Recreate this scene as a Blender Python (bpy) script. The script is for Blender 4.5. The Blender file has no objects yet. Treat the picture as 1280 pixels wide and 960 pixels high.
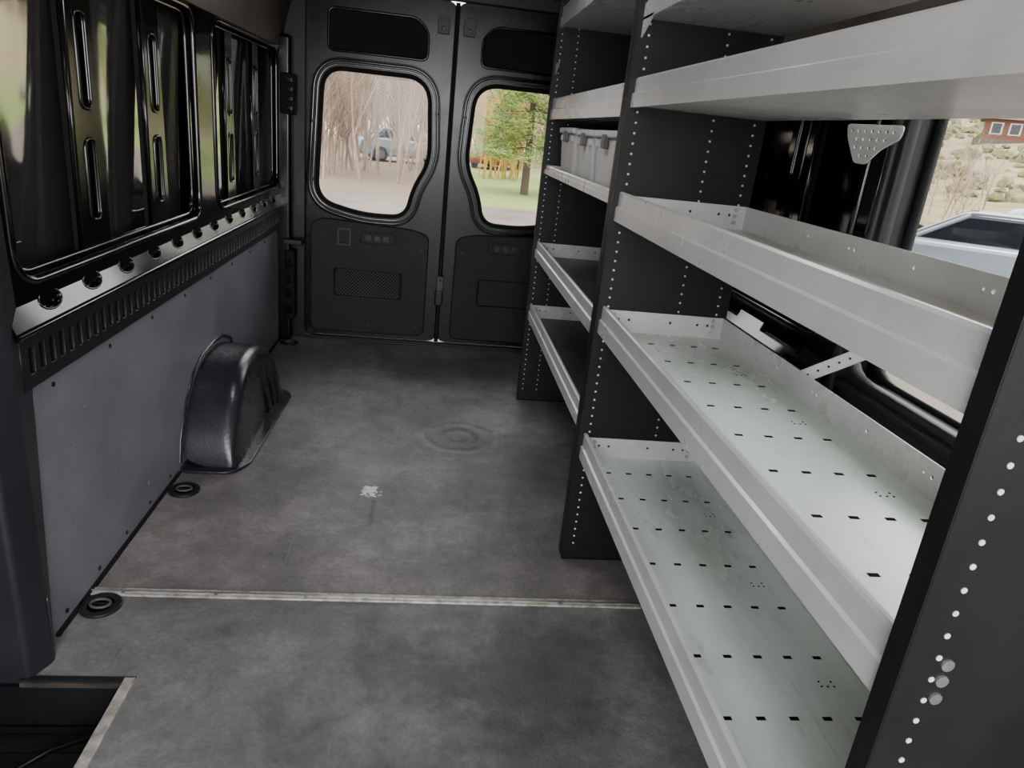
import bpy, math, random
from mathutils import Vector, Matrix
random.seed(7)
S = bpy.context.scene
COL = S.collection

# ---------------------------------------------------------------- materials
def s2l(c):
    return tuple(((x/12.92) if x <= .04045 else ((x+.055)/1.055)**2.4) for x in [v/255 for v in c])
def mat(name, c1, c2=None, rough=.5, metal=0., scale=4., bump=0., bscale=60., lo=.35, hi=.65, rvar=0., spec=.5, detail=6, stretch=(1,1,1), ior=1.5):
    m = bpy.data.materials.new(name); m.use_nodes = True
    nt = m.node_tree; N = nt.nodes; L = nt.links
    b = N['Principled BSDF']
    c1 = s2l(c1); c2 = s2l(c2) if c2 else tuple(v*.8 for v in c1)
    tc = N.new('ShaderNodeTexCoord'); mp = N.new('ShaderNodeMapping'); mp.inputs['Scale'].default_value = stretch
    L.new(tc.outputs['Object'], mp.inputs[0])
    n = N.new('ShaderNodeTexNoise'); n.inputs['Scale'].default_value = scale; n.inputs['Detail'].default_value = detail
    n.inputs['Roughness'].default_value = .65
    L.new(mp.outputs[0], n.inputs['Vector'])
    r = N.new('ShaderNodeValToRGB'); r.color_ramp.elements[0].position = lo; r.color_ramp.elements[1].position = hi
    r.color_ramp.elements[0].color = (*c1, 1); r.color_ramp.elements[1].color = (*c2, 1)
    L.new(n.outputs['Fac'], r.inputs[0]); L.new(r.outputs[0], b.inputs['Base Color'])
    b.inputs['Roughness'].default_value = rough; b.inputs['Metallic'].default_value = metal
    b.inputs['Specular IOR Level'].default_value = spec; b.inputs['IOR'].default_value = ior
    if rvar:
        mr = N.new('ShaderNodeMapRange'); mr.inputs[1].default_value = .3; mr.inputs[2].default_value = .7
        mr.inputs[3].default_value = rough-rvar; mr.inputs[4].default_value = rough+rvar
        L.new(n.outputs['Fac'], mr.inputs[0]); L.new(mr.outputs[0], b.inputs['Roughness'])
    if bump:
        n2 = N.new('ShaderNodeTexNoise'); n2.inputs['Scale'].default_value = bscale; n2.inputs['Detail'].default_value = 3
        L.new(tc.outputs['Object'], n2.inputs['Vector'])
        bp = N.new('ShaderNodeBump'); bp.inputs['Strength'].default_value = bump; bp.inputs['Distance'].default_value = .01
        L.new(n2.outputs['Fac'], bp.inputs['Height']); L.new(bp.outputs[0], b.inputs['Normal'])
    return m
def add_scuffs(m, col, scales=((40, (.15, 1, 1)), (30, (1, .2, 1))), lo=.66, hi=.74, amt=.4):
    """worn marks mixed over an existing material's base colour"""
    nt = m.node_tree; N = nt.nodes; L = nt.links; b = N['Principled BSDF']
    tc = N.new('ShaderNodeTexCoord')
    for sc, st in scales:
        mp = N.new('ShaderNodeMapping'); mp.inputs['Scale'].default_value = st; L.new(tc.outputs['Object'], mp.inputs[0])
        n = N.new('ShaderNodeTexNoise'); n.inputs['Scale'].default_value = sc; n.inputs['Detail'].default_value = 8; n.inputs['Roughness'].default_value = .75
        L.new(mp.outputs[0], n.inputs['Vector'])
        r = N.new('ShaderNodeValToRGB'); r.color_ramp.elements[0].position = lo; r.color_ramp.elements[1].position = hi
        r.color_ramp.elements[0].color = (0, 0, 0, 1); r.color_ramp.elements[1].color = (amt, amt, amt, 1)
        L.new(n.outputs['Fac'], r.inputs[0])
        base = b.inputs['Base Color'].links[0].from_socket
        q = N.new('ShaderNodeMix'); q.data_type = 'RGBA'; L.new(r.outputs[0], q.inputs[0]); L.new(base, q.inputs[6]); q.inputs[7].default_value = (*s2l(col), 1)
        L.new(q.outputs[2], b.inputs['Base Color'])
    return m

def floor_material():
    m = bpy.data.materials.new('rubber_floor'); m.use_nodes = True
    nt = m.node_tree; N = nt.nodes; L = nt.links; b = N['Principled BSDF']
    geo = N.new('ShaderNodeTexCoord')
    def noise(sc, det=8, ro=.65, st=None, dist_=0):
        n = N.new('ShaderNodeTexNoise'); n.inputs['Scale'].default_value = sc; n.inputs['Detail'].default_value = det
        n.inputs['Roughness'].default_value = ro; n.inputs['Distortion'].default_value = dist_
        if st:
            mp = N.new('ShaderNodeMapping'); mp.inputs['Scale'].default_value = st[:3]; mp.inputs['Rotation'].default_value = (0, 0, st[3])
            L.new(geo.outputs['Object'], mp.inputs[0]); L.new(mp.outputs[0], n.inputs['Vector'])
        else: L.new(geo.outputs['Object'], n.inputs['Vector'])
        return n.outputs['Fac']
    def ramp(src, stops):
        r = N.new('ShaderNodeValToRGB'); e = r.color_ramp.elements
        e[0].position, e[1].position = stops[0][0], stops[-1][0]
        e[0].color = (*stops[0][1], 1); e[1].color = (*stops[-1][1], 1)
        for p, c in stops[1:-1]:
            x = e.new(p); x.color = (*c, 1)
        L.new(src, r.inputs[0]); return r.outputs[0]
    def math_(op, a, bb, clamp=False):
        q = N.new('ShaderNodeMath'); q.operation = op; q.use_clamp = clamp
        for i, v in enumerate((a, bb)):
            if isinstance(v, (int, float)): q.inputs[i].default_value = v
            else: L.new(v, q.inputs[i])
        return q.outputs[0]
    def mix(f, a, c):
        q = N.new('ShaderNodeMix'); q.data_type = 'RGBA'
        for sck, v in ((q.inputs[0], f), (q.inputs[6], a), (q.inputs[7], c)):
            if isinstance(v, tuple): sck.default_value = (*v, 1)
            elif isinstance(v, (int, float)): sck.default_value = v
            else: L.new(v, sck)
        return q.outputs[2]
    def mulc(a, c):
        mul = N.new('ShaderNodeMix'); mul.data_type = 'RGBA'; mul.blend_type = 'MULTIPLY'; mul.inputs[0].default_value = 1
        L.new(a, mul.inputs[6]); L.new(c, mul.inputs[7]); return mul.outputs[2]
    def dist(p, sx=1, sy=1):
        mp = N.new('ShaderNodeMapping'); mp.inputs['Location'].default_value = (-p[0]*sx, -p[1]*sy, 0)
        mp.inputs['Scale'].default_value = (sx, sy, 0)
        L.new(geo.outputs['Object'], mp.inputs[0])
        v = N.new('ShaderNodeVectorMath'); v.operation = 'LENGTH'; L.new(mp.outputs[0], v.inputs[0]); return v.outputs['Value']
    col = ramp(noise(1.9), [(.3, s2l((94, 90, 89))), (.5, s2l((120, 115, 113))), (.72, s2l((150, 145, 142)))])
    col = mulc(col, ramp(noise(5.5, 10, .7, None, .6), [(.32, (.70, .69, .68)), (.5, (1, 1, 1)), (.68, (1.22, 1.21, 1.2))]))
    col = mulc(col, ramp(noise(16, 10, .8, None, .3), [(.35, (.80, .80, .80)), (.65, (1.14, 1.14, 1.14))]))
    col = mulc(col, ramp(noise(70, 4), [(.3, (.80, .80, .80)), (.7, (1.12, 1.12, 1.12))]))
    # the front sheet is a cooler grey than the rear sheet
    sep = N.new('ShaderNodeSeparateXYZ'); L.new(geo.outputs['Object'], sep.inputs[0])
    front = math_('LESS_THAN', sep.outputs[1], 1.675)
    f2 = N.new('ShaderNodeMix'); f2.data_type = 'RGBA'; L.new(front, f2.inputs[0]); f2.inputs[6].default_value = (1, 1, 1, 1); f2.inputs[7].default_value = (.86, .93, .97, 1)
    col = mulc(col, f2.outputs[2])
    # sparse hairline scuffs
    for st, sc in (((1, .05, 1, .5), 55), ((1, .04, 1, -.8), 62)):
        col = mix(ramp(noise(sc, 2, .5, st), [(.73, (0, 0, 0)), (.77, (.22, .22, .22))]), col, s2l((170, 166, 162)))
        col = mix(ramp(noise(sc*.8, 2, .5, (st[0], st[1]*1.3, 1, st[3]+1.2)), [(.73, (0, 0, 0)), (.77, (.3, .3, .3))]), col, s2l((60, 56, 54)))
    # dark worn regions beside the shelving and near the step
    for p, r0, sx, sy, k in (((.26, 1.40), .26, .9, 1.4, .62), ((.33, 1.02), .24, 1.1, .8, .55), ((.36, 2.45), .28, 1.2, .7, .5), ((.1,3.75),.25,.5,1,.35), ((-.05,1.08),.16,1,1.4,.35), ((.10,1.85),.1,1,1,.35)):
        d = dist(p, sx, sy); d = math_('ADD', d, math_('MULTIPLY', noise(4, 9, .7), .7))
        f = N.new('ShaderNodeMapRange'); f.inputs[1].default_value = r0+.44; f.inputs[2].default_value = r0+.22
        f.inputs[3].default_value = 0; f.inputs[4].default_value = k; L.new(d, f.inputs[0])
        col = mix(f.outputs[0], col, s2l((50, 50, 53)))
    col = mix(ramp(noise(14, 10, .8), [(.61, (0, 0, 0)), (.70, (.6, .6, .6))]), col, s2l((70, 60, 54)))
    # paint chip
    d = math_('ADD', dist((-.163, 2.29), 1, .75), math_('MULTIPLY', noise(45), .12))
    f = ramp(d, [(.083, (1, 1, 1)), (.09, (0, 0, 0))]); col = mix(f, col, s2l((240, 240, 238)))
    d = math_('ADD', dist((-.145, 2.13), 1, .09), math_('MULTIPLY', noise(25), .02))
    f = ramp(d, [(.014, (.7, .7, .7)), (.018, (0, 0, 0))]); col = mix(f, col, s2l((60, 58, 56)))
    # faint paler ring around the embossed badge
    d = math_('ADD', dist((.16, 2.80)), math_('MULTIPLY', noise(9), .05))
    col = mix(ramp(d, [(.15, (0, 0, 0)), (.175, (.25, .25, .25)), (.205, (0, 0, 0))]), col, s2l((160, 156, 152)))
    L.new(col, b.inputs['Base Color'])
    rr = N.new('ShaderNodeMapRange'); rr.inputs[3].default_value = .34; rr.inputs[4].default_value = .60
    L.new(noise(3), rr.inputs[0]); L.new(rr.outputs[0], b.inputs['Roughness'])
    d = dist((.16, 2.80)); d = math_('ADD', d, math_('MULTIPLY', noise(7), .07))
    ring = math_('MULTIPLY', math_('SINE', math_('MULTIPLY', d, 80), 0), 1)
    msk = ramp(d, [(.17, (1, 1, 1)), (.22, (0, 0, 0))])
    h = math_('MULTIPLY', ring, msk)
    h = math_('MULTIPLY', h, .8)
    h = math_('ADD', h, math_('MULTIPLY', noise(120, 3), .35))
    h = math_('ADD', h, math_('MULTIPLY', noise(5, 2), 1.6))
    bp = N.new('ShaderNodeBump'); bp.inputs['Strength'].default_value = .5; bp.inputs['Distance'].default_value = .009
    L.new(h, bp.inputs['Height']); L.new(bp.outputs[0], b.inputs['Normal'])
    return m

def glass_mat():
    m = bpy.data.materials.new('window_glass'); m.use_nodes = True
    nt = m.node_tree; N = nt.nodes; L = nt.links; N.remove(N['Principled BSDF'])
    t = N.new('ShaderNodeBsdfTransparent'); t.inputs[0].default_value = (.96, .97, .96, 1)
    g = N.new('ShaderNodeBsdfGlossy'); g.inputs['Roughness'].default_value = .02
    fr = N.new('ShaderNodeFresnel'); fr.inputs[0].default_value = 1.2
    mx = N.new('ShaderNodeMixShader'); L.new(fr.outputs[0], mx.inputs[0]); L.new(t.outputs[0], mx.inputs[1]); L.new(g.outputs[0], mx.inputs[2])
    L.new(mx.outputs[0], N['Material Output'].inputs[0]); return m

M_floor = floor_material()
M_gloss = mat('black_gloss_paint', (10, 10, 12), (16, 16, 17), rough=.14, scale=3, rvar=.05, spec=.7, ior=1.5)
M_panel = mat('black_blank_panel', (158, 156, 154), (174, 172, 170), rough=.07, metal=.9, scale=2, rvar=.04, bump=.12, bscale=3)
M_rim = mat('polished_window_rim', (96, 96, 98), (112, 112, 114), rough=.16, metal=.8, scale=4)
M_bodyp = mat('rear_door_paint', (12, 12, 13), (18, 18, 19), rough=.26, scale=3, rvar=.06, spec=.42)
M_black = mat('black_satin', (17, 18, 20), (26, 27, 29), rough=.42, scale=6)
M_matte = mat('black_matte_plastic', (14, 14, 15), (22, 22, 23), rough=.75, scale=9, spec=.3)
M_void = mat('dark_cavity', (5, 5, 5), (8, 8, 8), rough=.9, spec=.1)
M_door = mat('dark_door_trim', (23, 23, 25), (32, 31, 32), rough=.55, scale=3, rvar=.06, bump=.08, bscale=200, spec=.35)
M_wall = add_scuffs(mat('grey_wall_liner', (106, 106, 112), (130, 130, 136), rough=.5, scale=2.5, rvar=.08, bump=.06, bscale=150, detail=9), (70, 67, 66), ((9, (1, 1, .5)), (50, (1, .2, 1)), (26, (1, 1, .15))), .60, .74, .5)
M_ceil = mat('grey_headliner', (130, 122, 114), (144, 136, 128), rough=.8, scale=5)
M_pillar = mat('pillar_trim', (30, 31, 35), (40, 41, 45), rough=.42, scale=3)
M_shelf = add_scuffs(mat('white_shelf_steel', (218, 218, 217), (198, 198, 197), rough=.30, scale=3.5, rvar=.06, detail=8, metal=.12), (146, 142, 136), ((30, (1, .12, 1)), (70, (1, .5, 1))), .64, .76, .45)
M_tray = add_scuffs(mat('worn_shelf_tray', (234, 242, 236), (176, 176, 164), rough=.26, scale=2.2, lo=.44, hi=.82, rvar=.06, detail=12, metal=.15, stretch=(1.4, .6, 1)), (116, 106, 92), ((16, (1, .35, 1)), (45, (1, .12, 1))), .60, .76, .55)
M_tray2 = add_scuffs(mat('stained_shelf_tray', (232, 234, 226), (146, 126, 92), rough=.33, scale=2.4, lo=.44, hi=.76, rvar=.06, detail=12, metal=.1, stretch=(1.4, .6, 1)), (96, 82, 62), ((14, (1, .4, 1)), (40, (1, .15, 1))), .60, .74, .5)
M_tray3 = add_scuffs(mat('dark_shelf_tray', (84, 80, 78), (48, 44, 42), rough=.4, scale=2.4, lo=.38, hi=.7, rvar=.06, detail=12, metal=.1, stretch=(1.4, .6, 1)), (140, 130, 118), ((16, (1, .3, 1)),), .62, .74, .4)  # darker tray tone for the lower trays of the far unit
M_upr = mat('black_upright_steel', (15, 15, 17), (24, 24, 26), rough=.5, scale=8, bump=.05, bscale=220, spec=.35)
M_zinc = mat('zinc_metal', (200, 202, 200), (160, 162, 160), rough=.3, metal=.8, scale=20)
M_alu = mat('aluminium_strip', (214, 208, 200), (140, 132, 122), rough=.4, metal=.3, scale=30)
M_dot = mat('hole_light_dot', (225, 228, 232), (190, 192, 196), rough=.4, scale=20)  # pale colour painted in for light showing through the upright holes
M_arch = mat('wheel_arch_plastic', (32, 33, 37), (42, 43, 48), rough=.27, scale=3, rvar=.07, bump=.08, bscale=120, spec=.6)
M_bin = mat('grey_bin_plastic', (192, 193, 193), (174, 175, 176), rough=.45, scale=6)
M_clip = mat('dark_bin_clip', (80, 81, 84), rough=.5)
M_ply = mat('plywood_edge', (70, 62, 54), (44, 40, 36), rough=.7, scale=30)
M_glass = glass_mat()
M_twig = mat('bare_bark', (164, 142, 126), (122, 104, 92), rough=.9, scale=.7)
M_twig2 = mat('pale_bare_bark', (176, 156, 140), (140, 122, 108), rough=.9, scale=.7)
M_willow = mat('yellow_twigs', (200, 164, 84), (160, 130, 64), rough=.9, scale=.7)
M_pine = mat('pine_needles', (78, 104, 44), (130, 144, 66), rough=.8, scale=3)
M_trunk = mat('pine_bark', (86, 70, 58), rough=.9, scale=3)
M_sage = mat('sagebrush_leaf', (132, 126, 92), (96, 90, 62), rough=.9, scale=1.5)
M_carw = mat('white_car_paint', (190, 192, 196), (182, 184, 188), rough=.25)
M_carg = mat('grey_car_paint', (58, 66, 76), (52, 60, 70), rough=.2, metal=.3)
M_cars = mat('silver_car_paint', (126, 132, 140), (118, 124, 132), rough=.2, metal=.3)
M_carr = mat('orange_car_paint', (140, 70, 30), (126, 64, 28), rough=.3)
M_cglass = mat('car_glass', (16, 20, 24), (22, 26, 30), rough=.06)
M_tyre = mat('tyre_rubber', (18, 18, 18), rough=.8)
M_brick = mat('red_brown_siding', (112, 66, 50), (94, 56, 42), rough=.8, scale=2)
M_roof = mat('house_roof', (92, 78, 72), (78, 66, 60), rough=.8, scale=2)

def ground_mat():
    m = mat('ground_gravel_and_grass', (112, 102, 92), (90, 80, 72), rough=.95, scale=.6)
    nt = m.node_tree; N = nt.nodes; L = nt.links; b = N['Principled BSDF']
    base = b.inputs['Base Color'].links[0].from_socket
    tc = N.new('ShaderNodeTexCoord'); sp = N.new('ShaderNodeSeparateXYZ'); L.new(tc.outputs['Object'], sp.inputs[0])
    nz = N.new('ShaderNodeTexNoise'); nz.inputs['Scale'].default_value = .25; nz.inputs['Detail'].default_value = 6; L.new(tc.outputs['Object'], nz.inputs['Vector'])
    def band(src, a, bb, amt):
        ad = N.new('ShaderNodeMath'); ad.operation = 'MULTIPLY_ADD'; L.new(nz.outputs[0], ad.inputs[0]); ad.inputs[1].default_value = amt; L.new(src, ad.inputs[2])
        r = N.new('ShaderNodeMapRange'); r.inputs[1].default_value = a; r.inputs[2].default_value = bb; L.new(ad.outputs[0], r.inputs[0]); return r.outputs[0]
    def mul(a, c):
        q = N.new('ShaderNodeMath'); q.operation = 'MULTIPLY'; L.new(a, q.inputs[0]); L.new(c, q.inputs[1]); return q.outputs[0]
    def mix(f, a, c):
        q = N.new('ShaderNodeMix'); q.data_type = 'RGBA'; L.new(f, q.inputs[0]); L.new(a, q.inputs[6]); q.inputs[7].default_value = (*s2l(c), 1); return q.outputs[2]
    c = mix(band(sp.outputs[1], 20.5, 21.5, 2.), base, (112, 94, 76))
    c = mix(mul(band(sp.outputs[1], 20, 21, 2.), band(sp.outputs[0], .8, 1.6, 1.)), c, (116, 130, 64))
    c = mix(band(sp.outputs[1], 37, 43, 4.), c, (122, 106, 82))
    n3 = N.new('ShaderNodeTexNoise'); n3.inputs['Scale'].default_value = 1.2; n3.inputs['Detail'].default_value = 10; n3.inputs['Roughness'].default_value = .8
    mp = N.new('ShaderNodeMapping'); mp.inputs['Scale'].default_value = (1, .3, .12); L.new(tc.outputs['Object'], mp.inputs[0]); L.new(mp.outputs[0], n3.inputs['Vector'])
    rp = N.new('ShaderNodeValToRGB'); rp.color_ramp.elements[0].position = .38; rp.color_ramp.elements[1].position = .62
    rp.color_ramp.elements[0].color = (*s2l((138, 120, 104)), 1); rp.color_ramp.elements[1].color = (*s2l((204, 192, 180)), 1)
    L.new(n3.outputs[0], rp.inputs[0])
    q = N.new('ShaderNodeMix'); q.data_type = 'RGBA'; L.new(band(sp.outputs[1], 64, 68, 4.), q.inputs[0]); L.new(c, q.inputs[6]); L.new(rp.outputs[0], q.inputs[7]); c = q.outputs[2]
    n4 = N.new('ShaderNodeTexNoise'); n4.inputs['Scale'].default_value = .8; n4.inputs['Detail'].default_value = 10; n4.inputs['Roughness'].default_value = .8
    L.new(tc.outputs['Object'], n4.inputs['Vector'])
    r4 = N.new('ShaderNodeValToRGB'); r4.color_ramp.elements[0].position = .4; r4.color_ramp.elements[1].position = .6
    r4.color_ramp.elements[0].color = (*s2l((112, 104, 74)), 1); r4.color_ramp.elements[1].color = (*s2l((160, 142, 98)), 1)
    L.new(n4.outputs[0], r4.inputs[0])
    q = N.new('ShaderNodeMix'); q.data_type = 'RGBA'; L.new(band(sp.outputs[0], 14, 19, 4.), q.inputs[0]); L.new(c, q.inputs[6]); L.new(r4.outputs[0], q.inputs[7]); c = q.outputs[2]
    L.new(c, b.inputs['Base Color']); return m
M_ground = ground_mat()

# ---------------------------------------------------------------- helpers
def empty(name, loc=(0, 0, 0), rot=(0, 0, 0)):
    o = bpy.data.objects.new(name, None); COL.objects.link(o); o.location = loc; o.rotation_euler = rot; return o
def addmesh(name, verts, faces, m, parent=None, smooth=False, bevel=0, seg=2, autosm=False):
    me = bpy.data.meshes.new(name); me.from_pydata(verts, [], faces); me.update()
    o = bpy.data.objects.new(name, me); COL.objects.link(o); me.materials.append(m)
    if parent: o.parent = parent
    if smooth:
        for p in me.polygons: p.use_smooth = True
    if bevel:
        md = o.modifiers.new('b', 'BEVEL'); md.width = bevel; md.segments = seg; md.limit_method = 'ANGLE'
        for p in me.polygons: p.use_smooth = True
        wn = o.modifiers.new('wn', 'WEIGHTED_NORMAL'); wn.keep_sharp = True
    return o
CF = [(0, 3, 2, 1), (4, 5, 6, 7), (0, 1, 5, 4), (1, 2, 6, 5), (2, 3, 7, 6), (3, 0, 4, 7)]
def boxverts(x0, y0, z0, x1, y1, z1):
    return [(x0, y0, z0), (x1, y0, z0), (x1, y1, z0), (x0, y1, z0), (x0, y0, z1), (x1, y0, z1), (x1, y1, z1), (x0, y1, z1)]
def box(name, x0, y0, z0, x1, y1, z1, m, parent=None, bevel=0, seg=2):
    return addmesh(name, boxverts(x0, y0, z0, x1, y1, z1), CF, m, parent, bevel=bevel, seg=seg)
def boxes(name, lst, m, parent=None):
    V = []; F = []
    for b in lst:
        k = len(V); V += boxverts(*b); F += [tuple(i+k for i in f) for f in CF]
    return addmesh(name, V, F, m, parent)
def conv(plane, off, u, v, w):
    if plane == 'XY': return (u, v, w+off)
    if plane == 'YZ': return (w+off, u, v)
    return (u, off-w, v)  # XZ
def plate(name, outer, holes, plane, off, th, m, parent=None, bevel=0.):
    cu = bpy.data.curves.new(name, 'CURVE'); cu.dimensions = '2D'; cu.fill_mode = 'BOTH'
    cu.extrude = max(th/2-bevel, 0.0001); cu.bevel_depth = bevel; cu.bevel_resolution = 2
    for lp in [outer]+list(holes):
        sp = cu.splines.new('POLY'); sp.points.add(len(lp)-1)
        for i, p in enumerate(lp): sp.points[i].co = (p[0], p[1], 0, 1)
        sp.use_cyclic_u = True
    t = bpy.data.objects.new('tmp', cu); COL.objects.link(t)
    bpy.context.view_layer.update()
    me = bpy.data.meshes.new_from_object(t.evaluated_get(bpy.context.evaluated_depsgraph_get()))
    bpy.data.objects.remove(t); bpy.data.curves.remove(cu)
    for v in me.vertices: v.co = conv(plane, off, *v.co)
    me.name = name; me.materials.clear(); me.materials.append(m)
    o = bpy.data.objects.new(name, me); COL.objects.link(o)
    if parent: o.parent = parent
    return o
def tube(name, pts, r, m, parent=None, cyclic=True, res=3):
    cu = bpy.data.curves.new(name, 'CURVE'); cu.dimensions = '3D'; cu.bevel_depth = r; cu.bevel_resolution = res; cu.use_fill_caps = True
    sp = cu.splines.new('POLY'); sp.points.add(len(pts)-1)
    for i, p in enumerate(pts): sp.points[i].co = (*p, 1)
    sp.use_cyclic_u = cyclic; sp.use_smooth = True
    cu.materials.append(m)
    o = bpy.data.objects.new(name, cu); COL.objects.link(o)
    if parent: o.parent = parent
    return o
def rpoly(pts, r, n=6):
    out = []; k = len(pts)
    for i in range(k):
        p = Vector(pts[i]); a = Vector(pts[i-1]); b = Vector(pts[(i+1) % k])
        ri = r[i] if isinstance(r, (list, tuple)) else r
        da = (a-p); db = (b-p); ri = min(ri, da.length*.49, db.length*.49)
        p0 = p+da.normalized()*ri; p1 = p+db.normalized()*ri
        for j in range(n+1):
            t = j/n; q = p0*(1-t)**2+p*2*t*(1-t)+p1*t*t; out.append((q.x, q.y))
    return out
def rr(u0, v0, u1, v1, r, n=5): return rpoly([(u0, v0), (u1, v0), (u1, v1), (u0, v1)], r, n)
def circ(u, v, r, n=12, ry=None):
    ry = ry or r
    return [(u+r*math.cos(2*math.pi*i/n), v+ry*math.sin(2*math.pi*i/n)) for i in range(n)]
def inset(pts, d):
    n = len(pts); A = sum(pts[i][0]*pts[(i+1) % n][1]-pts[(i+1) % n][0]*pts[i][1] for i in range(n)); sg = 1 if A > 0 else -1
    out = []
    for i in range(n):
        a = Vector(pts[i-1]); b = Vector(pts[(i+1) % n]); t = (b-a)
        if t.length < 1e-9: out.append(pts[i]); continue
        t.normalize(); out.append((pts[i][0]+t.y*d*sg, pts[i][1]-t.x*d*sg))
    return out
def discs(name, lst, r, plane, off, th, m, parent=None, n=8):
    V = []; F = []
    for (u, v) in lst:
        k = len(V)
        for w in (-th/2, th/2):
            for i in range(n):
                V.append(conv(plane, off, u+r*math.cos(2*math.pi*i/n), v+r*math.sin(2*math.pi*i/n), w))
        F.append(tuple(k+i for i in range(n))[::-1]); F.append(tuple(k+n+i for i in range(n)))
        for i in range(n): F.append((k+i, k+(i+1) % n, k+n+(i+1) % n, k+n+i))
    return addmesh(name, V, F, m, parent)

# ---------------------------------------------------------------- floor
fl = plate('floor', [(-.845, 4.12), (.965, 4.12), (.965, -.9), (-.61, -.9), (-.61, 1.365), (-.845, 1.365)], [], 'XY', -.01, .02, M_floor)
tr = empty('trim_1')
plate('strip', rr(-.832, 1.661, .66, 1.689, .004), [], 'XY', .003, .006, M_alu, tr, bevel=.002)
box('ridge', -.832, 1.672, .006, .66, 1.678, .0085, M_zinc, tr)
discs('screws', [(-.75+i*.235, 1.667) for i in range(6)], .005, 'XY', .007, .004, M_zinc, tr)
t2 = empty('trim_2')
box('step_edge_angle', -.628, -.9, -.03, -.604, 1.365, .005, M_alu, t2, bevel=.002)
box('step_back_edge', -.845, 1.352, -.016, -.604, 1.366, -.004, M_ply, t2)
box('step_back_cap', -.845, 1.358, -.004, -.604, 1.368, .003, M_black, t2)
t3 = empty('trim_3')
box('floor_edge_bead', -.838, 1.50, 0, -.828, 2.36, .008, M_matte, t3)
box('floor_edge_bead_back', -.838, 3.22, 0, -.828, 4.08, .008, M_matte, t3)
# step well
sw = empty('step_well')
box('tread', -.90, -.9, -.30, -.60, 1.365, -.27, M_matte, sw)
box('riser_side', -.612, -.9, -.27, -.602, 1.365, -.022, M_black, sw)
box('riser_back', -.90, 1.355, -.27, -.602, 1.365, -.018, M_black, sw)
box('upper_tread', -.90, .95, -.15, -.66, 1.352, -.12, M_matte, sw, bevel=.01)
boxes('tread_ribs', [(-.88, 1.0+i*.05, -.12, -.68, 1.015+i*.05, -.114) for i in range(7)], M_black, sw)
tube('step_cable', [(-.84, 1.0, -.09), (-.80, 1.15, -.07), (-.74, 1.25, -.09), (-.67, 1.3, -.1)], .006, M_gloss, sw, cyclic=False)

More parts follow.
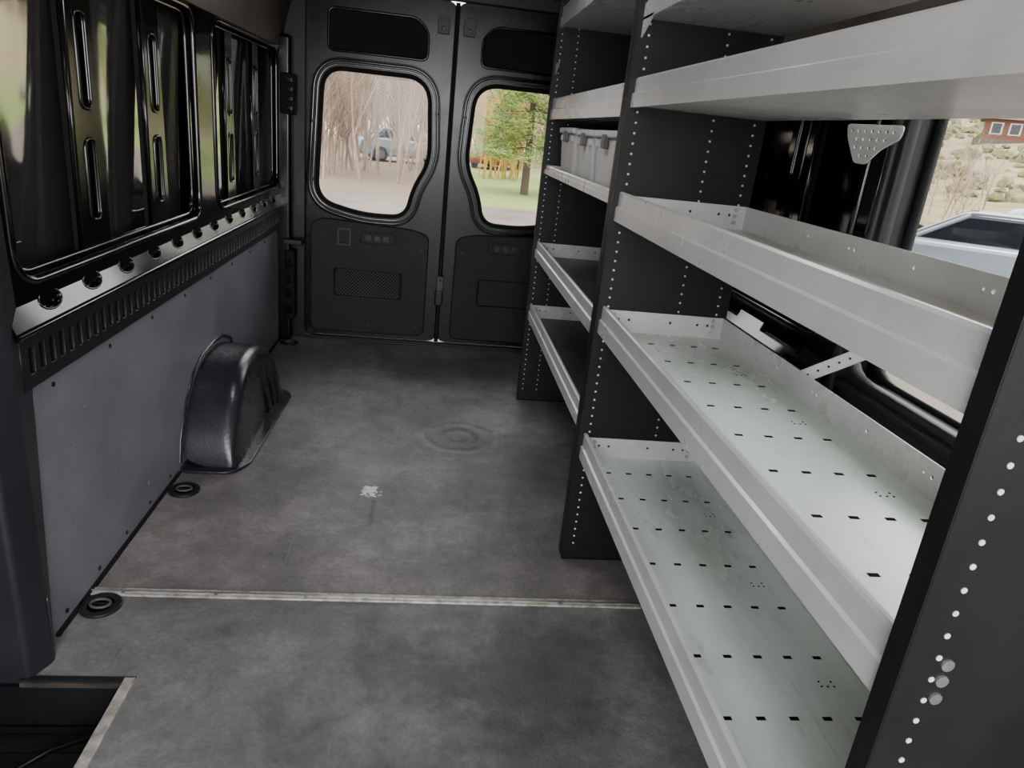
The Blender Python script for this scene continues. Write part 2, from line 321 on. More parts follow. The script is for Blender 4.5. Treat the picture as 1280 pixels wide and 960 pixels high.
# ---------------------------------------------------------------- side walls
def side_wall(side):
    P = empty('wall_left' if side < 0 else 'wall_right')
    X = (lambda x: x) if side < 0 else (lambda x: .12-x)
    WH = rr(-.1, .80, 1.50, 1.56, .09)
    ys = 1.47 if side < 0 else 1.53
    if side < 0:
        box('outer_skin', -.965, -.9, -.5, -.95, 4.2, 1.62, M_black, P)
    else:
        plate('outer_skin', [(-.9, -.5), (4.2, -.5), (4.2, 1.62), (-.9, 1.62)], [WH], 'YZ', 1.053, .012, M_black, P)
    bays = [(ys+.05, 2.73), (2.93, 4.03)]
    holes = [rr(a, .845, b, 1.535, .09, 6) for a, b in bays]
    plate('inner_frame', [(ys, .77), (4.1, .77), (4.1, 1.60), (ys, 1.60)], holes, 'YZ', X(-.845), .02, M_gloss, P, bevel=.004)
    for i, (a, b) in enumerate(bays):
        tube('bay_rim_%d' % i, [(X(-.837), u, v) for u, v in rr(a+.005, .85, b-.005, 1.53, .088, 8)], .010, M_gloss, P)
        tube('bay_rim_in_%d' % i, [(X(-.857), u, v) for u, v in rr(a+.022, .867, b-.022, 1.513, .08, 8)], .007, M_gloss, P)
        V = []; F = []; nu, nv = 90, 24
        for j in range(nv+1):
            for k in range(nu+1):
                u = a-.03+(b-a+.06)*k/nu; v = .80+.78*j/nv
                d = .004*math.sin((u-a)/(b-a)*math.pi*3+.4)+.0016*math.sin((u-a)*23+v*2)+.004*math.sin(j/nv*math.pi)
                V.append((X(-.923+.036*(v-.80)/.78-d), u, v))
        for j in range(nv):
            for k in range(nu):
                q = j*(nu+1)+k; F.append((q, q+1, q+nu+2, q+nu+1))
        addmesh('blank_panel_%d' % i, V, F, M_panel if side < 0 else M_gloss, P, smooth=True)
    for i, (yc, w) in enumerate(((1.95, .15), (2.40, .14), (3.22, .12), (3.66, .12))):
        sl = [rr(yc-.028, .935, yc+.028, 1.13, .022), rr(yc-.028, 1.20, yc+.028, 1.415, .022)]
        plate('rib_%d' % i, [(yc-w/2, .83), (yc+w/2, .83), (yc+w/2*.8, 1.55), (yc-w/2*.8, 1.55)], sl, 'YZ', X(-.862), .016, M_gloss, P, bevel=.005)
        for j, s in enumerate(sl):
            tube('slot_rim_%d_%d' % (i, j), [(X(-.854), u, v) for u, v in s], .0045, M_gloss, P)
        box('rib_core_%d' % i, min(X(-.884), X(-.872)), yc-w/2+.01, .84, max(X(-.884), X(-.872)), yc+w/2-.01, 1.54, M_matte, P)
    hl = [circ(1.64+i*.205, .045, .045, 16, .02) for i in range(12)] if side < 0 else [rr(1.66+i*.4, .03, 1.90+i*.4, .06, .01) for i in range(6)]
    me = plate('ledge_sheet', [(ys, 0), (4.1, 0), (4.1, .10), (ys, .10)], hl, 'XY', 0, .006, M_gloss, P, bevel=.001)
    for v in me.data.vertices:
        u, w, t = v.co; v.co = (X(-.818-.36*w+t), u, .760+w*.90)
    if side < 0:
        for i in range(12):
            pts = circ(1.64+i*.205, .045, .047, 16, .022)
            tube('ledge_hole_rim_%d' % i, [(X(-.816-.36*w), u, .760+w*.90) for u, w in pts], .003, M_gloss, P)
    tube('ledge_edge', [(X(-.82), ys, .757), (X(-.82), 4.1, .757)], .009, M_gloss, P, cyclic=False)
    n = 60
    plate('slotted_strip', [(1.49, .635), (4.1, .635), (4.1, .752), (1.49, .752)],
          [rr(1.515+i*.0428, .662, 1.515+i*.0428+.026, .725, .006, 2) for i in range(n)], 'YZ', X(-.832), .014, M_black, P, bevel=.002)
    box('strip_backing', min(X(-.86), X(-.85)), 1.49, .62, max(X(-.86), X(-.85)), 4.1, .76, M_void, P)
    if side < 0:
        plate('lower_liner', [(1.475, .002), (4.1, .002), (4.1, .632), (1.545, .632), (1.475, .2)],
              [circ(y, z, .007, 10) for y, z in ((1.7, .08), (2.1, .10), (1.75, .5), (2.2, .36), (2.5, .44), (3.6, .4), (3.9, .12))], 'YZ', X(-.842), .008, M_wall, P, bevel=.001)
        discs('liner_screws', [(1.62+i*.3, .605) for i in range(9)]+[(1.56+i*.18, .03) for i in range(5)]+[(3.3+i*.2, .03) for i in range(5)], .006, 'YZ', X(-.837), .004, M_black, P)
        box('liner_backing', -.95, 1.47, -.02, -.85, 4.12, .64, M_void, P)
    else:
        plate('lower_liner', [(-.9, .002), (4.1, .002), (4.1, .632), (-.9, .632)], [], 'YZ', X(-.842), .008, M_black, P)
    if side < 0:
        V = [(-.95, 1.36, -.02), (-.825, 1.36, -.02), (-.80, 1.42, -.02), (-.845, 1.50, -.02), (-.95, 1.50, -.02)]
        T = [(x, y, 1.62) for x, y, z in V]
        Mid = [(-.95, 1.36, .65), (-.835, 1.37, .65), (-.815, 1.44, .65), (-.845, 1.56, .65), (-.95, 1.56, .65)]
        VV = V+Mid+T; F = []
        for l in range(2):
            for k in range(5):
                F.append((l*5+k, l*5+(k+1) % 5, (l+1)*5+(k+1) % 5, (l+1)*5+k))
        F += [(4, 3, 2, 1, 0), (10, 11, 12, 13, 14)]
        addmesh('front_pillar', VV, F, M_pillar, P, bevel=.012, seg=3)
        pc = plate('pillar_cover', rr(-.032, -.07, .032, .07, .01), [], 'YZ', 0, .006, M_pillar, P, bevel=.002)
        pc.location = (-.8215, 1.458, .095); pc.rotation_euler = (0, 0, math.radians(29))
        plate('door_inner_panel', [(-.9, -.3), (1.35, -.3), (1.35, 1.62), (-.9, 1.62)], [rr(-.2, .82, 1.15, 1.5, .08)], 'YZ', -.92, .03, M_matte, P, bevel=.003)
    else:
        plate('window_surround', [(-.9, .63), (1.53, .63), (1.53, 1.60), (-.9, 1.60)], [WH], 'YZ', .985, .03, M_pillar, P, bevel=.006)
        tube('window_seal', [(1.046, u, v) for u, v in inset(WH, .006)], .010, M_matte, P)
        boxes('window_reveal', [(1.0, -.12, .775, 1.05, 1.50, .795), (1.0, -.12, 1.565, 1.05, 1.50, 1.58)], M_black, P)
        box('pillar_post', .958, 1.512, .63, 1.045, 1.545, 1.60, M_pillar, P, bevel=.010, seg=3)
        box('sill_cap', .955, -.9, .765, 1.0, 1.50, .79, M_black, P, bevel=.006)
    return P
wl = side_wall(-1); wr = side_wall(1)
w3 = plate('window_3', rr(-.11, .79, 1.51, 1.57, .09), [], 'YZ', 1.053, .004, M_glass)

prof = [(-.97, 1.56), (-.845, 1.565), (-.838, 1.66), (-.81, 1.76), (-.75, 1.85), (-.66, 1.91), (-.55, 1.94), (.06, 1.955)]
prof = prof+[(.12-x, z) for x, z in prof[-2::-1]]
V = [(x, y, z) for y in (-.9, 1.45, 1.5, 2.8, 2.85, 4.2) for x, z in prof]
n = len(prof); F = [(r*n+i, r*n+i+1, (r+1)*n+i+1, (r+1)*n+i) for r in range(5) for i in range(n-1)]
ce = addmesh('ceiling', V, F, M_ceil, smooth=True)
md = ce.modifiers.new('s', 'SOLIDIFY'); md.thickness = .03; md.offset = -1
for i, y in enumerate((1.475, 2.83)):
    tube('roof_bow' if i == 0 else 'roof_bow.001', [(x, y, z-.01) for x, z in prof[2:-2]], .022, M_ceil, None, cyclic=False)

# ---------------------------------------------------------------- rear wall frame + doors
RW = empty('wall_rear')
plate('rear_frame', [(-.97, -.3), (1.09, -.3), (1.09, 1.98), (-.97, 1.98)], [rr(-.712, .012, .832, 1.86, .06)], 'XZ', 4.14, .05, M_black, RW, bevel=.004)
for s in (-1, 1):
    X = (lambda x: x) if s < 0 else (lambda x: .12-x)
    def bx(nm, x0, y0, z0, x1, y1, z1, m, bev=.006):
        a, b = sorted((X(x0), X(x1))); box(nm, a, y0, z0, b, y1, z1, m, RW, bevel=bev, seg=3)
    bx('corner_post', -.86, 4.03, .0, -.765, 4.12, 1.6, M_bodyp, .02)
    bx('tail_lamp_cover', -.80, 4.02, .13, -.745, 4.10, .52, M_matte, .012)
    bx('lamp_bulb_box', -.82, 4.02, 1.22, -.745, 4.09, 1.42, M_matte, .012)
    for k in range(4): bx('post_clip_%d' % k, -.785, 4.012, 1.24+k*.045, -.755, 4.03, 1.262+k*.045, M_gloss, .003)
    bx('door_check', -.80, 3.98, .555, -.70, 4.08, .585, M_black, .006)
    for k in range(4): bx('post_pad_%d' % k, -.79, 4.008, .17+k*.085, -.755, 4.03, .22+k*.085, M_gloss, .004)
tube('sill_rail', [(-.70, 4.10, .006), (.82, 4.10, .006)], .006, M_black, RW, cyclic=False)

WIN = [(-.615, 1.465), (-.075, 1.465), (-.052, 1.05), (-.135, .90), (-.165, .745), (-.40, .74), (-.645, .80)]
WR = [.10, .12, .09, .10, .09, .1, .10]
def door(name, s, idx):
    P = empty(name)
    X = (lambda x: x) if s < 0 else (lambda x: .116-x)
    m2 = lambda pts: [(X(u), v) for u, v in pts]
    win = rpoly(WIN, WR, 8)
    plate('shell', m2(rr(-.708, .018, .052, 1.855, .05)), [m2(inset(win, .012))], 'XZ', 4.19, .05, M_bodyp, P, bevel=.004)
    tube('window_seal', [(X(u), 4.158, v) for u, v in inset(win, .010)], .013, M_matte, P)
    tube('window_frame_rim', [(X(u), 4.160, v) for u, v in inset(win, .032)], .0095, M_rim, P)
    tube('window_frame_lip', [(X(u), 4.162, v) for u, v in inset(win, .052)], .013, M_gloss, P)
    plate('window_frame', m2(inset(win, .062)), [m2(inset(win, .014))], 'XZ', 4.162, .02, M_bodyp, P, bevel=.004)
    up = [(-.60, 1.56), (-.60, 1.76), (-.15, 1.76), (-.085, 1.70), (-.085, 1.56)]
    plate('upper_pad', m2(rpoly(up, .035)), [], 'XZ', 4.165, .012, M_matte, P, bevel=.003)
    tube('upper_pad_rim', [(X(u), 4.160, v) for u, v in rpoly(up, .035)], .007, M_gloss, P)
    lo = [(-.675, .05), (-.025, .05), (-.025, .64), (-.12, .665), (-.62, .69), (-.675, .66)]
    plate('lower_trim', m2(rpoly(lo, .04)), [m2(rr(-.55, .255, -.165, .42, .02))], 'XZ', 4.155, .024, M_door, P, bevel=.006)
    plate('pocket', m2(rr(-.57, .235, -.145, .44, .02)), [], 'XZ', 4.166, .006, M_matte if s < 0 else M_door, P)
    tube('pocket_rim', [(X(u), 4.143, v) for u, v in rr(-.552, .253, -.163, .422, .02)], .0035, M_black, P)
    if s < 0:
        net = []
        for k in range(-9, 22):
            x0 = -.55+k*.0193
            for d in (1, -1):
                a = (x0, .258) if d > 0 else (x0, .418); b = (x0+.16, .418) if d > 0 else (x0+.16, .258)
                pts = []
                for t in range(13):
                    q = t/12; xx = a[0]+(b[0]-a[0])*q; zz = a[1]+(b[1]-a[1])*q
                    if -.548 <= xx <= -.167: pts.append((X(xx), 4.150, zz))
                if len(pts) > 2: net.append(pts)
        V = []; F = []
        for pts in net:
            for a, b in zip(pts[:-1], pts[1:]):
                k = len(V); w = .0016
                V += [(a[0], a[1], a[2]-w), (b[0], b[1], b[2]-w), (b[0], b[1], b[2]+w), (a[0], a[1], a[2]+w)]; F.append((k, k+1, k+2, k+3))
        addmesh('pocket_net', V, F, M_clip, P)
    plate('pull_pocket', m2(rr(-.535, .55, -.455, .650, .012)), [m2(rr(-.522, .562, -.468, .638, .008))], 'XZ', 4.142, .01, M_black, P, bevel=.002)
    plate('latch_cover', m2(rr(-.40, .575, -.21, .635, .012)), [], 'XZ', 4.142, .008, M_door, P, bevel=.003)
    boxes('latch_fins', [(min(X(-.375+k*.05), X(-.345+k*.05)), 4.134, .59, max(X(-.375+k*.05), X(-.345+k*.05)), 4.139, .62) for k in range(3)], M_black, P)
    discs('trim_clips', [(X(u), v) for u, v in ((-.62, .1), (-.07, .1), (-.35, .09), (-.62, .6), (-.06, .56), (-.67, 1.2), (-.02, 1.3), (-.67, .9), (-.55, 1.8), (-.2, 1.8))], .009, 'XZ', 4.141, .01, M_black, P, n=12)
    plate('top_latch', m2(rr(-.04, 1.70, .02, 1.78, .008)), [m2(circ(-.01, 1.725, .01))], 'XZ', 4.15, .02, M_clip, P, bevel=.002)
    g = plate('window_%d' % idx, m2(inset(win, .016)), [], 'XZ', 4.195, .004, M_glass)
    return P
door('door_1', -1, 1); door('door_2', 1, 2)
mh = empty('door_latch')
box('striker_body', .035, 4.10, .25, .08, 4.16, .34, M_black, mh, bevel=.008, seg=3)
box('seam_strip', .046, 4.13, .02, .070, 4.165, 1.85, M_matte, mh, bevel=.005, seg=2)
tube('lock_rod', [(.058, 4.12, .05), (.058, 4.12, .62)], .006, M_black, mh, cyclic=False)
plate('rod_hook', rr(.045, .33, .075, .42, .008), [circ(.06, .40, .008)], 'XZ', 4.115, .01, M_clip, mh, bevel=.002)

# ---------------------------------------------------------------- wheel arch covers
def wheel_arch(name, s):
    P = empty(name)
    X = (lambda x: x) if s < 0 else (lambda x: .12-x)
    secs = [(2.40, .01, -.66), (2.42, .09, -.66), (2.49, .21, -.66), (2.58, .285, -.663), (2.68, .32, -.667), (2.80, .33, -.668), (2.92, .322, -.667), (3.03, .28, -.66), (3.11, .20, -.653), (3.16, .10, -.648), (3.18, .01, -.645)]
    V = []; F = []
    for (y, h, xp) in secs:
        r = min(.055, h*.9)
        pts = [(xp+.018, .0)]
        pts.append((xp+.006, max(h-r, .003)*.5))
        for j in range(7):
            t = j/6*math.pi/2
            pts.append((xp-r+r*math.cos(t), h-r+r*math.sin(t)))
        pts += [(xp-r-.03, h), (-.80, h+.002), (-.838, h+.003)]
        for x, z in pts: V.append((X(x), y, z))
    m = 12
    for i in range(len(secs)-1):
        for j in range(m-1):
            q = i*m+j; F.append((q, q+1, q+m+1, q+m))
    F.append(tuple(range(m))[::-1]); F.append(tuple((len(secs)-1)*m+j for j in range(m)))
    o = addmesh('shell', V, F, M_arch, P, smooth=True)
    sb = o.modifiers.new('sub', 'SUBSURF'); sb.levels = 2; sb.render_levels = 2
    out = rpoly([(X(-.838), 2.36), (X(-.66), 2.365), (X(-.615), 2.44), (X(-.60), 3.16), (X(-.64), 3.22), (X(-.838), 3.22)], .04)
    plate('flange', out, [], 'XY', .006, .010, M_arch, P, bevel=.003)
    for k, yy in enumerate((2.90, 2.98, 3.06)):
        tube('rib_%d' % k, [(X(-.640), yy+.02, .02), (X(-.652), yy, .12), (X(-.664), yy-.03, .2), (X(-.680), yy-.05, .27)], .009, M_arch, P, cyclic=False)
    tube('wall_flange', [(X(-.838), y-.02 if y < 2.8 else y+.02, z+.02) for y, z, _ in secs], .008, M_arch, P, cyclic=False)
    return P
wheel_arch('wheel_arch_cover', -1); wheel_arch('wheel_arch_cover', 1)

def tie(name, x, y):
    P = empty(name, (x, y, 0))
    plate('cup', circ(0, 0, .048, 28), [circ(0, 0, .034, 24)], 'XY', .004, .008, M_black, P, bevel=.002)
    plate('cup_base', circ(0, 0, .036, 24), [], 'XY', .0015, .002, M_void, P)
    tube('ring', [(.024*math.cos(a/14*2*math.pi), .018*math.sin(a/14*2*math.pi), .010) for a in range(14)], .0035, M_clip, P)
    box('bar', -.030, -.004, .003, .030, .004, .010, M_black, P)
for x, y in ((-.778, 2.235), (-.785, 1.617), (-.77, 3.98)): tie('tie_down_ring', x, y)

# ---------------------------------------------------------------- shelving
SX0, SX1 = .480, .835
def tray(P, i, y0, y1, z, h, m, slots):
    t = .003
    box('tray_%d' % i, SX0+.002, y0, z-t/2, SX1, y1, z+t/2, m, P)
    pr = [(SX0-.004, z-.006), (SX0-.004, z+h*.42), (SX0+.001, z+h*.47), (SX0+.001, z+h-.004), (SX0+.004, z+h), (SX0+.010, z+h), (SX0+.012, z+h-.006), (SX0+.006, z+h-.008), (SX0+.006, z-.006)]
    V = [(x, y, zz) for y in (y0, y1) for x, zz in pr]; k = len(pr)
    F = [(j, (j+1) % k, k+(j+1) % k, k+j) for j in range(k)]+[tuple(range(k))[::-1], tuple(range(k, 2*k))]
    addmesh('front_lip_%d' % i, V, F, M_shelf, P)
    hb = min(h, .062)
    plate('back_lip_%d' % i, [(y0, z), (y1, z), (y1, z+hb), (y0, z+hb)], [circ(y0+.08+j*.19, z+hb*.6, .004, 8) for j in range(int((y1-y0-.1)/.19)+1)]+[circ(y0+.10+j*.38, z+hb*.6, .003, 8) for j in range(int((y1-y0-.1)/.38)+1)], 'YZ', SX1, .003, M_shelf, P)
    for q, yy in enumerate((y0+.002, y1-.002)):
        plate('end_flange_%d_%d' % (i, q), [(SX0+.008, z), (SX1, z), (SX1, z+hb), (SX0+.008, z+hb)], [circ(xx, z+hb*.6, .004, 8) for xx in (.53, .56, .68, .76, .79)], 'XZ', yy, .003, M_shelf, P)
    if h > .05:
        dd = [(xx, zz) for xx in (SX0+.035, SX1-.03) for zz in (z+.018, z+.036, z+.052)]
        discs('bolts_%d' % i, dd, .0055, 'XZ', y1-.006, .006, M_zinc, P, n=10)
    if slots:
        L = []
        ny = int((y1-y0-.1)/.15)+1
        for a in range(ny):
            for b in range(5):
                yy = y0+.08+a*.15; xx = SX0+.06+b*.06
                L.append((xx-.008, yy-.004, z+t/2, xx+.008, yy+.004, z+t/2+.0006))
        boxes('slots_%d' % i, L, M_void, P)
        discs('pilot_holes_%d' % i, [(SX0+.27+dx, y0+.155+a*.3+dy) for a in range(ny//2) for dx, dy in ((0, 0), (.012, 0), (.024, 0), (0, .012), (.024, .012))], .0022, 'XY', z+t/2+.0003, .0006, M_void, P, n=6)
def upright(P, i, y, cols, ztop=1.80, side=-1):
    plate('end_panel_%d' % i, [(SX0-.012, 0.001), (SX1+.008, 0.001), (SX1+.008, 1.62), (SX1-.05, ztop), (SX0-.012, ztop)], [], 'XZ', y, .004, M_upr, P)
    box('front_flange_%d' % i, SX0-.0135, y-.002, 0.001, SX0-.0115, y+.024, ztop, M_upr, P)
    box('foot_%d' % i, SX0-.012, y-.002, .001, SX1, y+.026, .004, M_upr, P)
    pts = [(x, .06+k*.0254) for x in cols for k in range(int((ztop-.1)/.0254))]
    discs('hole_light_dots_%d' % i, pts, .0031, 'XZ', y-.0024, .0012, M_dot, P, n=8)  # solid pale discs stand in for light seen through the perforations
U1 = empty('shelving_unit')
ya, yb = .508, 1.905
for i, (z, h, m, sl) in enumerate(((.362, .075, M_tray, True), (.752, .072, M_tray, True), (1.062, .070, M_tray2, False), (1.345, .065, M_shelf, False), (1.545, .075, M_shelf, False))):
    tray(U1, i, ya+.004, yb-.004, z, h, m, sl)
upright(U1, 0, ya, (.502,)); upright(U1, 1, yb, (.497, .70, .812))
discs('panel_bolts', [(.513, z) for s in (.362, .752, 1.062, 1.345) for z in (s+.022, s+.043, s+.062)], .0065, 'XZ', ya-.0032, .0026, M_zinc, U1, n=12)
U2 = empty('shelving_unit')
ya2, yb2 = 1.936, 3.30
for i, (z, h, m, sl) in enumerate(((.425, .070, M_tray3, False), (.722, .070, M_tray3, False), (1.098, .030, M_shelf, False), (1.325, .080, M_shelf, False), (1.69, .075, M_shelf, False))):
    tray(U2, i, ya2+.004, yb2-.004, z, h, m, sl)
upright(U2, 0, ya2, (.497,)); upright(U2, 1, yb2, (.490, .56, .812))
for U, yy in ((U1, yb-.002), (U2, yb2-.002)):
    addmesh('gusset', [(.476, yy-.005, 1.50), (.476, yy-.10, 1.545), (.476, yy-.005, 1.545), (.480, yy-.005, 1.50), (.480, yy-.10, 1.545), (.480, yy-.005, 1.545)], [(0, 1, 2), (5, 4, 3), (0, 3, 4, 1), (1, 4, 5, 2), (2, 5, 3, 0)], M_shelf, U)
def bracket(name, y, z):
    hs = [circ(a*.018, .022-b*.016, .0042, 8) for b, rng in enumerate(((-3, 4), (-2, 3), (-1, 3), (0, 2))) for a in range(*rng)]
    o = plate(name, rpoly([(-.075, .034), (.070, .034), (.062, .008), (.030, -.040), (.0, -.042), (-.03, -.012), (-.072, .010)], .008, 3), hs, 'YZ', 0, .004, M_shelf, None, bevel=.001)
    o.location = (.868, y, z); o.rotation_euler = (0, 0, math.radians(14))
bracket('perforated_bracket', 1.45, 1.303)
def strap(name, p, q, w=.014):
    P = empty(name); a, b = Vector(p), Vector(q); d = (b-a); L = d.length
    o = plate('strap_plate', rr(0, -w, L, w, w*.6), [circ(L*(.1+.16*k), 0, .004, 8) for k in range(6)], 'XY', 0, .004, M_shelf, P, bevel=.001)
    ax = d.normalized(); up = Vector((0, -.9, .45)); yv = up.cross(ax).normalized(); zv = ax.cross(yv)
    R = Matrix((ax, yv, zv)).transposed().to_4x4(); P.matrix_world = Matrix.Translation(a) @ R
strap('shelf_support_strap', (.858, 1.47, .79), (.955, 1.40, .88))

def bin_(name, y, w, h):
    P = empty(name, (.50, y, 1.101))
    d = .24
    V = [(.012, -w/2+.012, 0), (d-.01, -w/2+.012, 0), (d-.01, w/2-.012, 0), (.012, w/2-.012, 0), (0, -w/2, h), (d, -w/2, h), (d, w/2, h), (0, w/2, h)]
    addmesh('tub', V, CF, M_bin, P, bevel=.012, seg=3)
    box('lid', -.008, -w/2-.008, h-.004, d+.008, w/2+.008, h+.018, M_bin, P, bevel=.006, seg=3)
    box('front_clip', -.012, -.03, h-.035, .002, .03, h+.006, M_clip, P, bevel=.004)
    boxes('corner_ribs', [(-.004, -w/2+.02, h-.03, .006, -w/2+.05, h-.01), (-.004, w/2-.05, h-.03, .006, w/2-.02, h-.01)], M_bin, P)
    plate('side_groove', rr(.04, .03, d-.04, h-.05, .01), [], 'XZ', -w/2+.002, .006, M_bin, P, bevel=.002)
for y, w, h in ((2.93, .30, .17), (2.56, .26, .165), (2.22, .32, .165)): bin_('storage_bin', y, w, h)

# ---------------------------------------------------------------- outside
def hgt(x, y):
    h = -.68
    if x > 12: h += .088*(x-12)+.0004*(x-12)**2
    if y > 66 and x < 40: h += .24*(min(y, 150)-66)*min(1, (40-x)/30)
    return h
V = []; F = []
xs = [-90, -60, -30, -15, -5, 0, 5, 12]+[12+i*6 for i in range(1, 36)]
ys = [-30, -10, 0, 10, 20, 30, 36]+[36+8*i for i in range(1, 38)]
for y in ys:
    for x in xs:
        V.append((x, y, hgt(x, y)+(random.uniform(-.4, .4) if x > 30 or y > 70 else 0)))
nx = len(xs)
for j in range(len(ys)-1):
    for i in range(nx-1): q = j*nx+i; F.append((q, q+1, q+nx+1, q+nx))
addmesh('ground', V, F, M_ground, smooth=True)

def seg(V, F, a, b, r0, r1, n=3):
    d = (b-a)
    if d.length < 1e-5: return
    d.normalize(); u = d.orthogonal().normalized(); w = d.cross(u); k = len(V)
    for p, r in ((a, r0), (b, r1)):
        for i in range(n):
            t = 2*math.pi*i/n; V.append(tuple(p+u*(r*math.cos(t))+w*(r*math.sin(t))))
    for i in range(n): F.append((k+i, k+(i+1) % n, k+n+(i+1) % n, k+n+i))
def grow(V, F, p, d, L, r, depth):
    n = 3; step = L/n
    for s in range(n):
        d2 = (d+Vector((random.uniform(-.16, .16), random.uniform(-.16, .16), random.uniform(-.05, .12)))).normalized()
        q = p+d2*step; rr_ = r*(1-.22*(s+1)/n); seg(V, F, p, q, r, rr_); p = q; d = d2; r = rr_
        if depth > 0:
            for _ in range(2):
                side = Vector((random.uniform(-1, 1), random.uniform(-1, 1), random.uniform(.1, .9))).normalized()
                grow(V, F, p.copy(), (d*.55+side*.8).normalized(), L*random.uniform(.4, .62), r*.5, depth-1)
V = []; F = []
for i in range(70):
    y = random.uniform(23, 34); x = random.uniform(-.24, -.01)*y
    grow(V, F, Vector((x, y, hgt(x, y)-.02)), Vector((random.uniform(-.15, .15), 0, 1)).normalized(), random.uniform(2.4, 4.2), random.uniform(.03, .075), 3)
addmesh('bare_tree_thicket', V, F, M_twig)
V = []; F = []
for i in range(260):
    y = random.uniform(43, 64); x = random.uniform(-.28, .27)*y
    grow(V, F, Vector((x, y, hgt(x, y)-.02)), Vector((random.uniform(-.15, .15), 0, 1)).normalized(), random.uniform(3.0, 5.5), random.uniform(.05, .12), 2)
addmesh('distant_bare_trees', V, F, M_twig2)
V = []; F = []
for i in range(40):
    y = random.uniform(30.5, 34); x = random.uniform(.055, .11)*y
    grow(V, F, Vector((x, y, hgt(x, y)+.0)), Vector((random.uniform(-.2, .2), 0, 1)).normalized(), random.uniform(2.0, 3.2), .035, 2)
addmesh('yellow_willow_shrub', V, F, M_willow)
def pine(name, x, y, H, R):
    P = empty(name, (x, y, hgt(x, y)))
    V = []; F = []; seg(V, F, Vector((0, 0, 0)), Vector((0, 0, H)), .14, .03, 8); addmesh('trunk', V, F, M_trunk, P)
    V = []; F = []
    for k in range(560):
        t = random.random()**1.1; z = 1.3+t*(H-1.4); rad = R*(1-t)**.8*random.uniform(.35, 1)+.1; a = random.uniform(0, 6.283)
        c = Vector((math.cos(a)*rad, math.sin(a)*rad, z-.12*rad))
        for j in range(34):
            dd = Vector((random.gauss(0, 1)+math.cos(a)*.8, random.gauss(0, 1)+math.sin(a)*.8, random.gauss(0, .6)+.2)).normalized()
            o = c+Vector((random.gauss(0, .13), random.gauss(0, .13), random.gauss(0, .06)))
            e = o+dd*.22; pz = dd.orthogonal().normalized()*.016; q = len(V)
            V += [tuple(o-pz), tuple(o+pz), tuple(e)]; F.append((q, q+1, q+2))
    addmesh('needles', V, F, M_pine, P)
    V = []; F = []
    for k in range(60):
        t = random.random(); z = 1.3+t*(H-1.6); rad = R*(1-t)**.8*.9; a = random.uniform(0, 6.283)
        seg(V, F, Vector((0, 0, z)), Vector((math.cos(a)*rad, math.sin(a)*rad, z-.1*rad)), .03, .008)
    addmesh('branches', V, F, M_trunk, P)
pine('pine_tree', 2.95, 24.5, 6.5, 1.9); pine('pine_tree', 7.6, 27, 7, 2.2)

def car(name, x, y, ang, paint, z=None, suv=.0):
    P = empty(name, (x, y, hgt(x, y) if z is None else z), (0, 0, ang))
    body = [(-2.2, .35), (2.2, .35), (2.27, .62), (2.15, .82), (1.2, .95), (-1.75, .98-.0), (-2.2, .9), (-2.27, .6)]
    plate('body', rpoly(body, .12, 4), [], 'XZ', 0, 1.75, paint, P, bevel=.10)
    cab = [(1.25, .93), (.45, 1.42+suv), (-1.15-suv, 1.44+suv), (-1.85-suv*.3, .95)]
    plate('cabin_glass', rpoly(cab, .10, 4), [], 'XZ', 0, 1.50, M_cglass, P, bevel=.08)
    roof = [(.50, 1.41+suv), (.35, 1.475+suv), (-1.1-suv, 1.49+suv), (-1.3-suv, 1.43+suv)]
    plate('roof', rpoly(roof, .03, 3), [], 'XZ', 0, 1.40, paint, P, bevel=.03)
    for s in (-.76, .76):
        for nm, a, b in (('a', (1.27, .93), (.42, 1.46+suv)), ('b', (-.35, .95), (-.40, 1.46+suv)), ('c', (-1.88, .95), (-1.22-suv, 1.45+suv))):
            tube('post_%s' % nm, [(a[0], s, a[1]), (b[0], s*.97, b[1])], .035, paint, P, cyclic=False)
        for xx in (-1.35, 1.38):
            plate('wheel', circ(xx, .33, .33, 24), [], 'XZ', s*1.08, .2, M_tyre, P, bevel=.03)
            plate('rim', circ(xx, .33, .19, 16), [], 'XZ', s*1.2, .03, M_clip, P, bevel=.005)
    for s in (-.62, .62): box('headlamp', 2.18, s-.16, .62, 2.29, s+.16, .76, M_clip, P, bevel=.03)
car('car', -1.6, 37.0, .25, M_cars); car('car', 3.2, 40, 1.2, M_carr)
car('car', 8.7, 10.4, 2.45, M_cars); car('car', 12.2, 13.0, 2.4, M_carg, suv=.1); car('car', 17.0, 16.6, 2.3, M_carw)
tf = empty('utility_trailer', (12.2, 18.2, -.66), (0, 0, .6))
for k in range(7): tube('upright_bar_%d' % k, [(-1.2+k*.4, 0, .5), (-1.2+k*.4, 0, 1.75)], .03, M_black, tf, cyclic=False)
tube('top_rail', [(-1.2, 0, 1.75), (1.2, 0, 1.75)], .04, M_black, tf, cyclic=False)
tube('mid_rail', [(-1.2, 0, 1.3), (1.2, 0, 1.3)], .03, M_black, tf, cyclic=False)
box('bed', -1.3, -.05, .45, 1.3, 2.6, .6, M_black, tf)
plate('wheel', circ(0, .33, .33, 20), [], 'YZ', 1.4, .2, M_tyre, tf); plate('wheel', circ(.4, .33, .33, 20), [], 'YZ', -1.4, .2, M_tyre, tf)

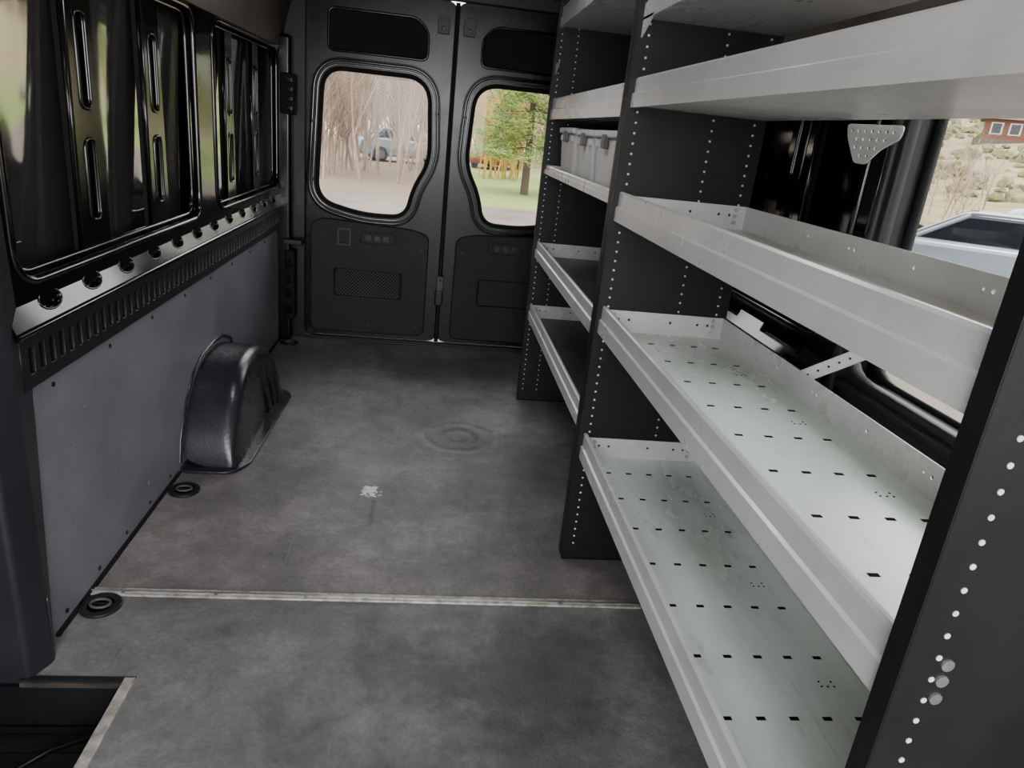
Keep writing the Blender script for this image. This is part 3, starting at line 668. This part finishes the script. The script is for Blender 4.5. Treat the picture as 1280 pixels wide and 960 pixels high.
def house(x, y, r, sc=1):
    H = empty('house', (x, y, hgt(x, y)-.3), (0, 0, r)); H.scale = (sc, sc, sc)
    box('walls', -5.5, -4, -1, 5.5, 4, 3.2, M_brick, H)
    addmesh('gable_roof', [(-6.2, -4.8, 3.0), (6.2, -4.8, 3.0), (6.2, 4.8, 3.0), (-6.2, 4.8, 3.0), (-6.2, 0, 5.2), (6.2, 0, 5.2)], [(0, 1, 5, 4), (2, 3, 4, 5), (0, 4, 3), (1, 2, 5), (3, 2, 1, 0)], M_roof, H)
    boxes('windows', [(-4.4+k*2.4, -4.08, 1.0, -3.2+k*2.4, -3.98, 2.4) for k in range(4)], M_cglass, H)
    boxes('window_frames', [(-4.6+k*2.4, -4.04, .85, -3.0+k*2.4, -3.99, 2.55) for k in range(4)], M_carw, H)
    box('porch', -6.5, -6, -1, 3, -4, .1, M_roof, H)
hx, hy = 80, 97
house(hx, hy, -.65, .9)

import bmesh
bm = bmesh.new()
for i in range(1900):
    d = random.uniform(0, 1)**.8*215+16; a = random.uniform(.15, 1.15)
    x = 13+d*math.cos(a)*.9; y = d*math.sin(a)*1.0+4
    r = random.uniform(.14, .42)*(1+d/110)
    if (x-hx)**2+(y-hy)**2 < 190: continue
    mt = Matrix.Translation((x, y, hgt(x, y)+r*.3)) @ Matrix.Diagonal((r, r, r*random.uniform(.6, .9), 1))
    g = bmesh.ops.create_icosphere(bm, subdivisions=2 if d < 90 else 1, radius=1, matrix=mt)
    for v in g['verts']: v.co += Vector((random.gauss(0, .16), random.gauss(0, .16), random.gauss(0, .16)))*r
me = bpy.data.meshes.new('sagebrush'); bm.to_mesh(me); bm.free(); me.materials.append(M_sage)
COL.objects.link(bpy.data.objects.new('sagebrush', me))
V = []; F = []
for i in range(22):
    x = random.uniform(15, 27); y = x*random.uniform(1.24, 1.45)
    grow(V, F, Vector((x, y, hgt(x, y))), Vector((0, 0, 1)), random.uniform(1.2, 2.0), .025, 2)
addmesh('roadside_brush', V, F, M_twig)

# ---------------------------------------------------------------- light
w = bpy.data.worlds.new('World'); S.world = w; w.use_nodes = True
bg = w.node_tree.nodes['Background']; bg.inputs[0].default_value = (.95, .97, 1.0, 1); bg.inputs[1].default_value = 5.5
sl = bpy.data.lights.new('sun', 'SUN'); sl.energy = 3.5; sl.angle = math.radians(12); sl.color = (1, .96, .9)
so = bpy.data.objects.new('sun', sl); COL.objects.link(so)
so.rotation_euler = Vector((.28, .42, -1)).to_track_quat('-Z', 'Y').to_euler()
def area(name, loc, d, sx, sy, e, col=(.97, .98, 1)):
    l = bpy.data.lights.new(name, 'AREA'); l.shape = 'RECTANGLE'; l.size = sx; l.size_y = sy; l.energy = e; l.color = col
    o = bpy.data.objects.new(name, l); COL.objects.link(o); o.location = loc
    o.rotation_euler = Vector(d).to_track_quat('-Z', 'Y').to_euler()
area('windshield_daylight', (0, -.85, 1.3), (.05, 1, -.28), 1.6, .8, 35)
area('roof_fill_light', (-.15, .85, 1.92), (0.1, .1, -1), .5, .25, 4)  # fill light added under the roof to brighten the interior, no fitting there
area('roof_fill_light', (-.1, 2.3, 1.92), (0, 0, -1), .5, .25, 9)  # second added fill, over the rear floor

# ---------------------------------------------------------------- camera
cam = bpy.data.cameras.new('camera'); co = bpy.data.objects.new('camera', cam); COL.objects.link(co)
cam.sensor_width = 36; cam.lens = 890/1280*36; cam.clip_start = .02; cam.clip_end = 600
f = Vector((.1233, .9341, -.3313)).normalized(); r = Vector((.9904, -.0945, .1005)); r = (r-f*r.dot(f)).normalized(); u = r.cross(f)
co.matrix_world = Matrix.Translation((0, 0, 1.25)) @ Matrix((r, u, -f)).transposed().to_4x4()
S.camera = co
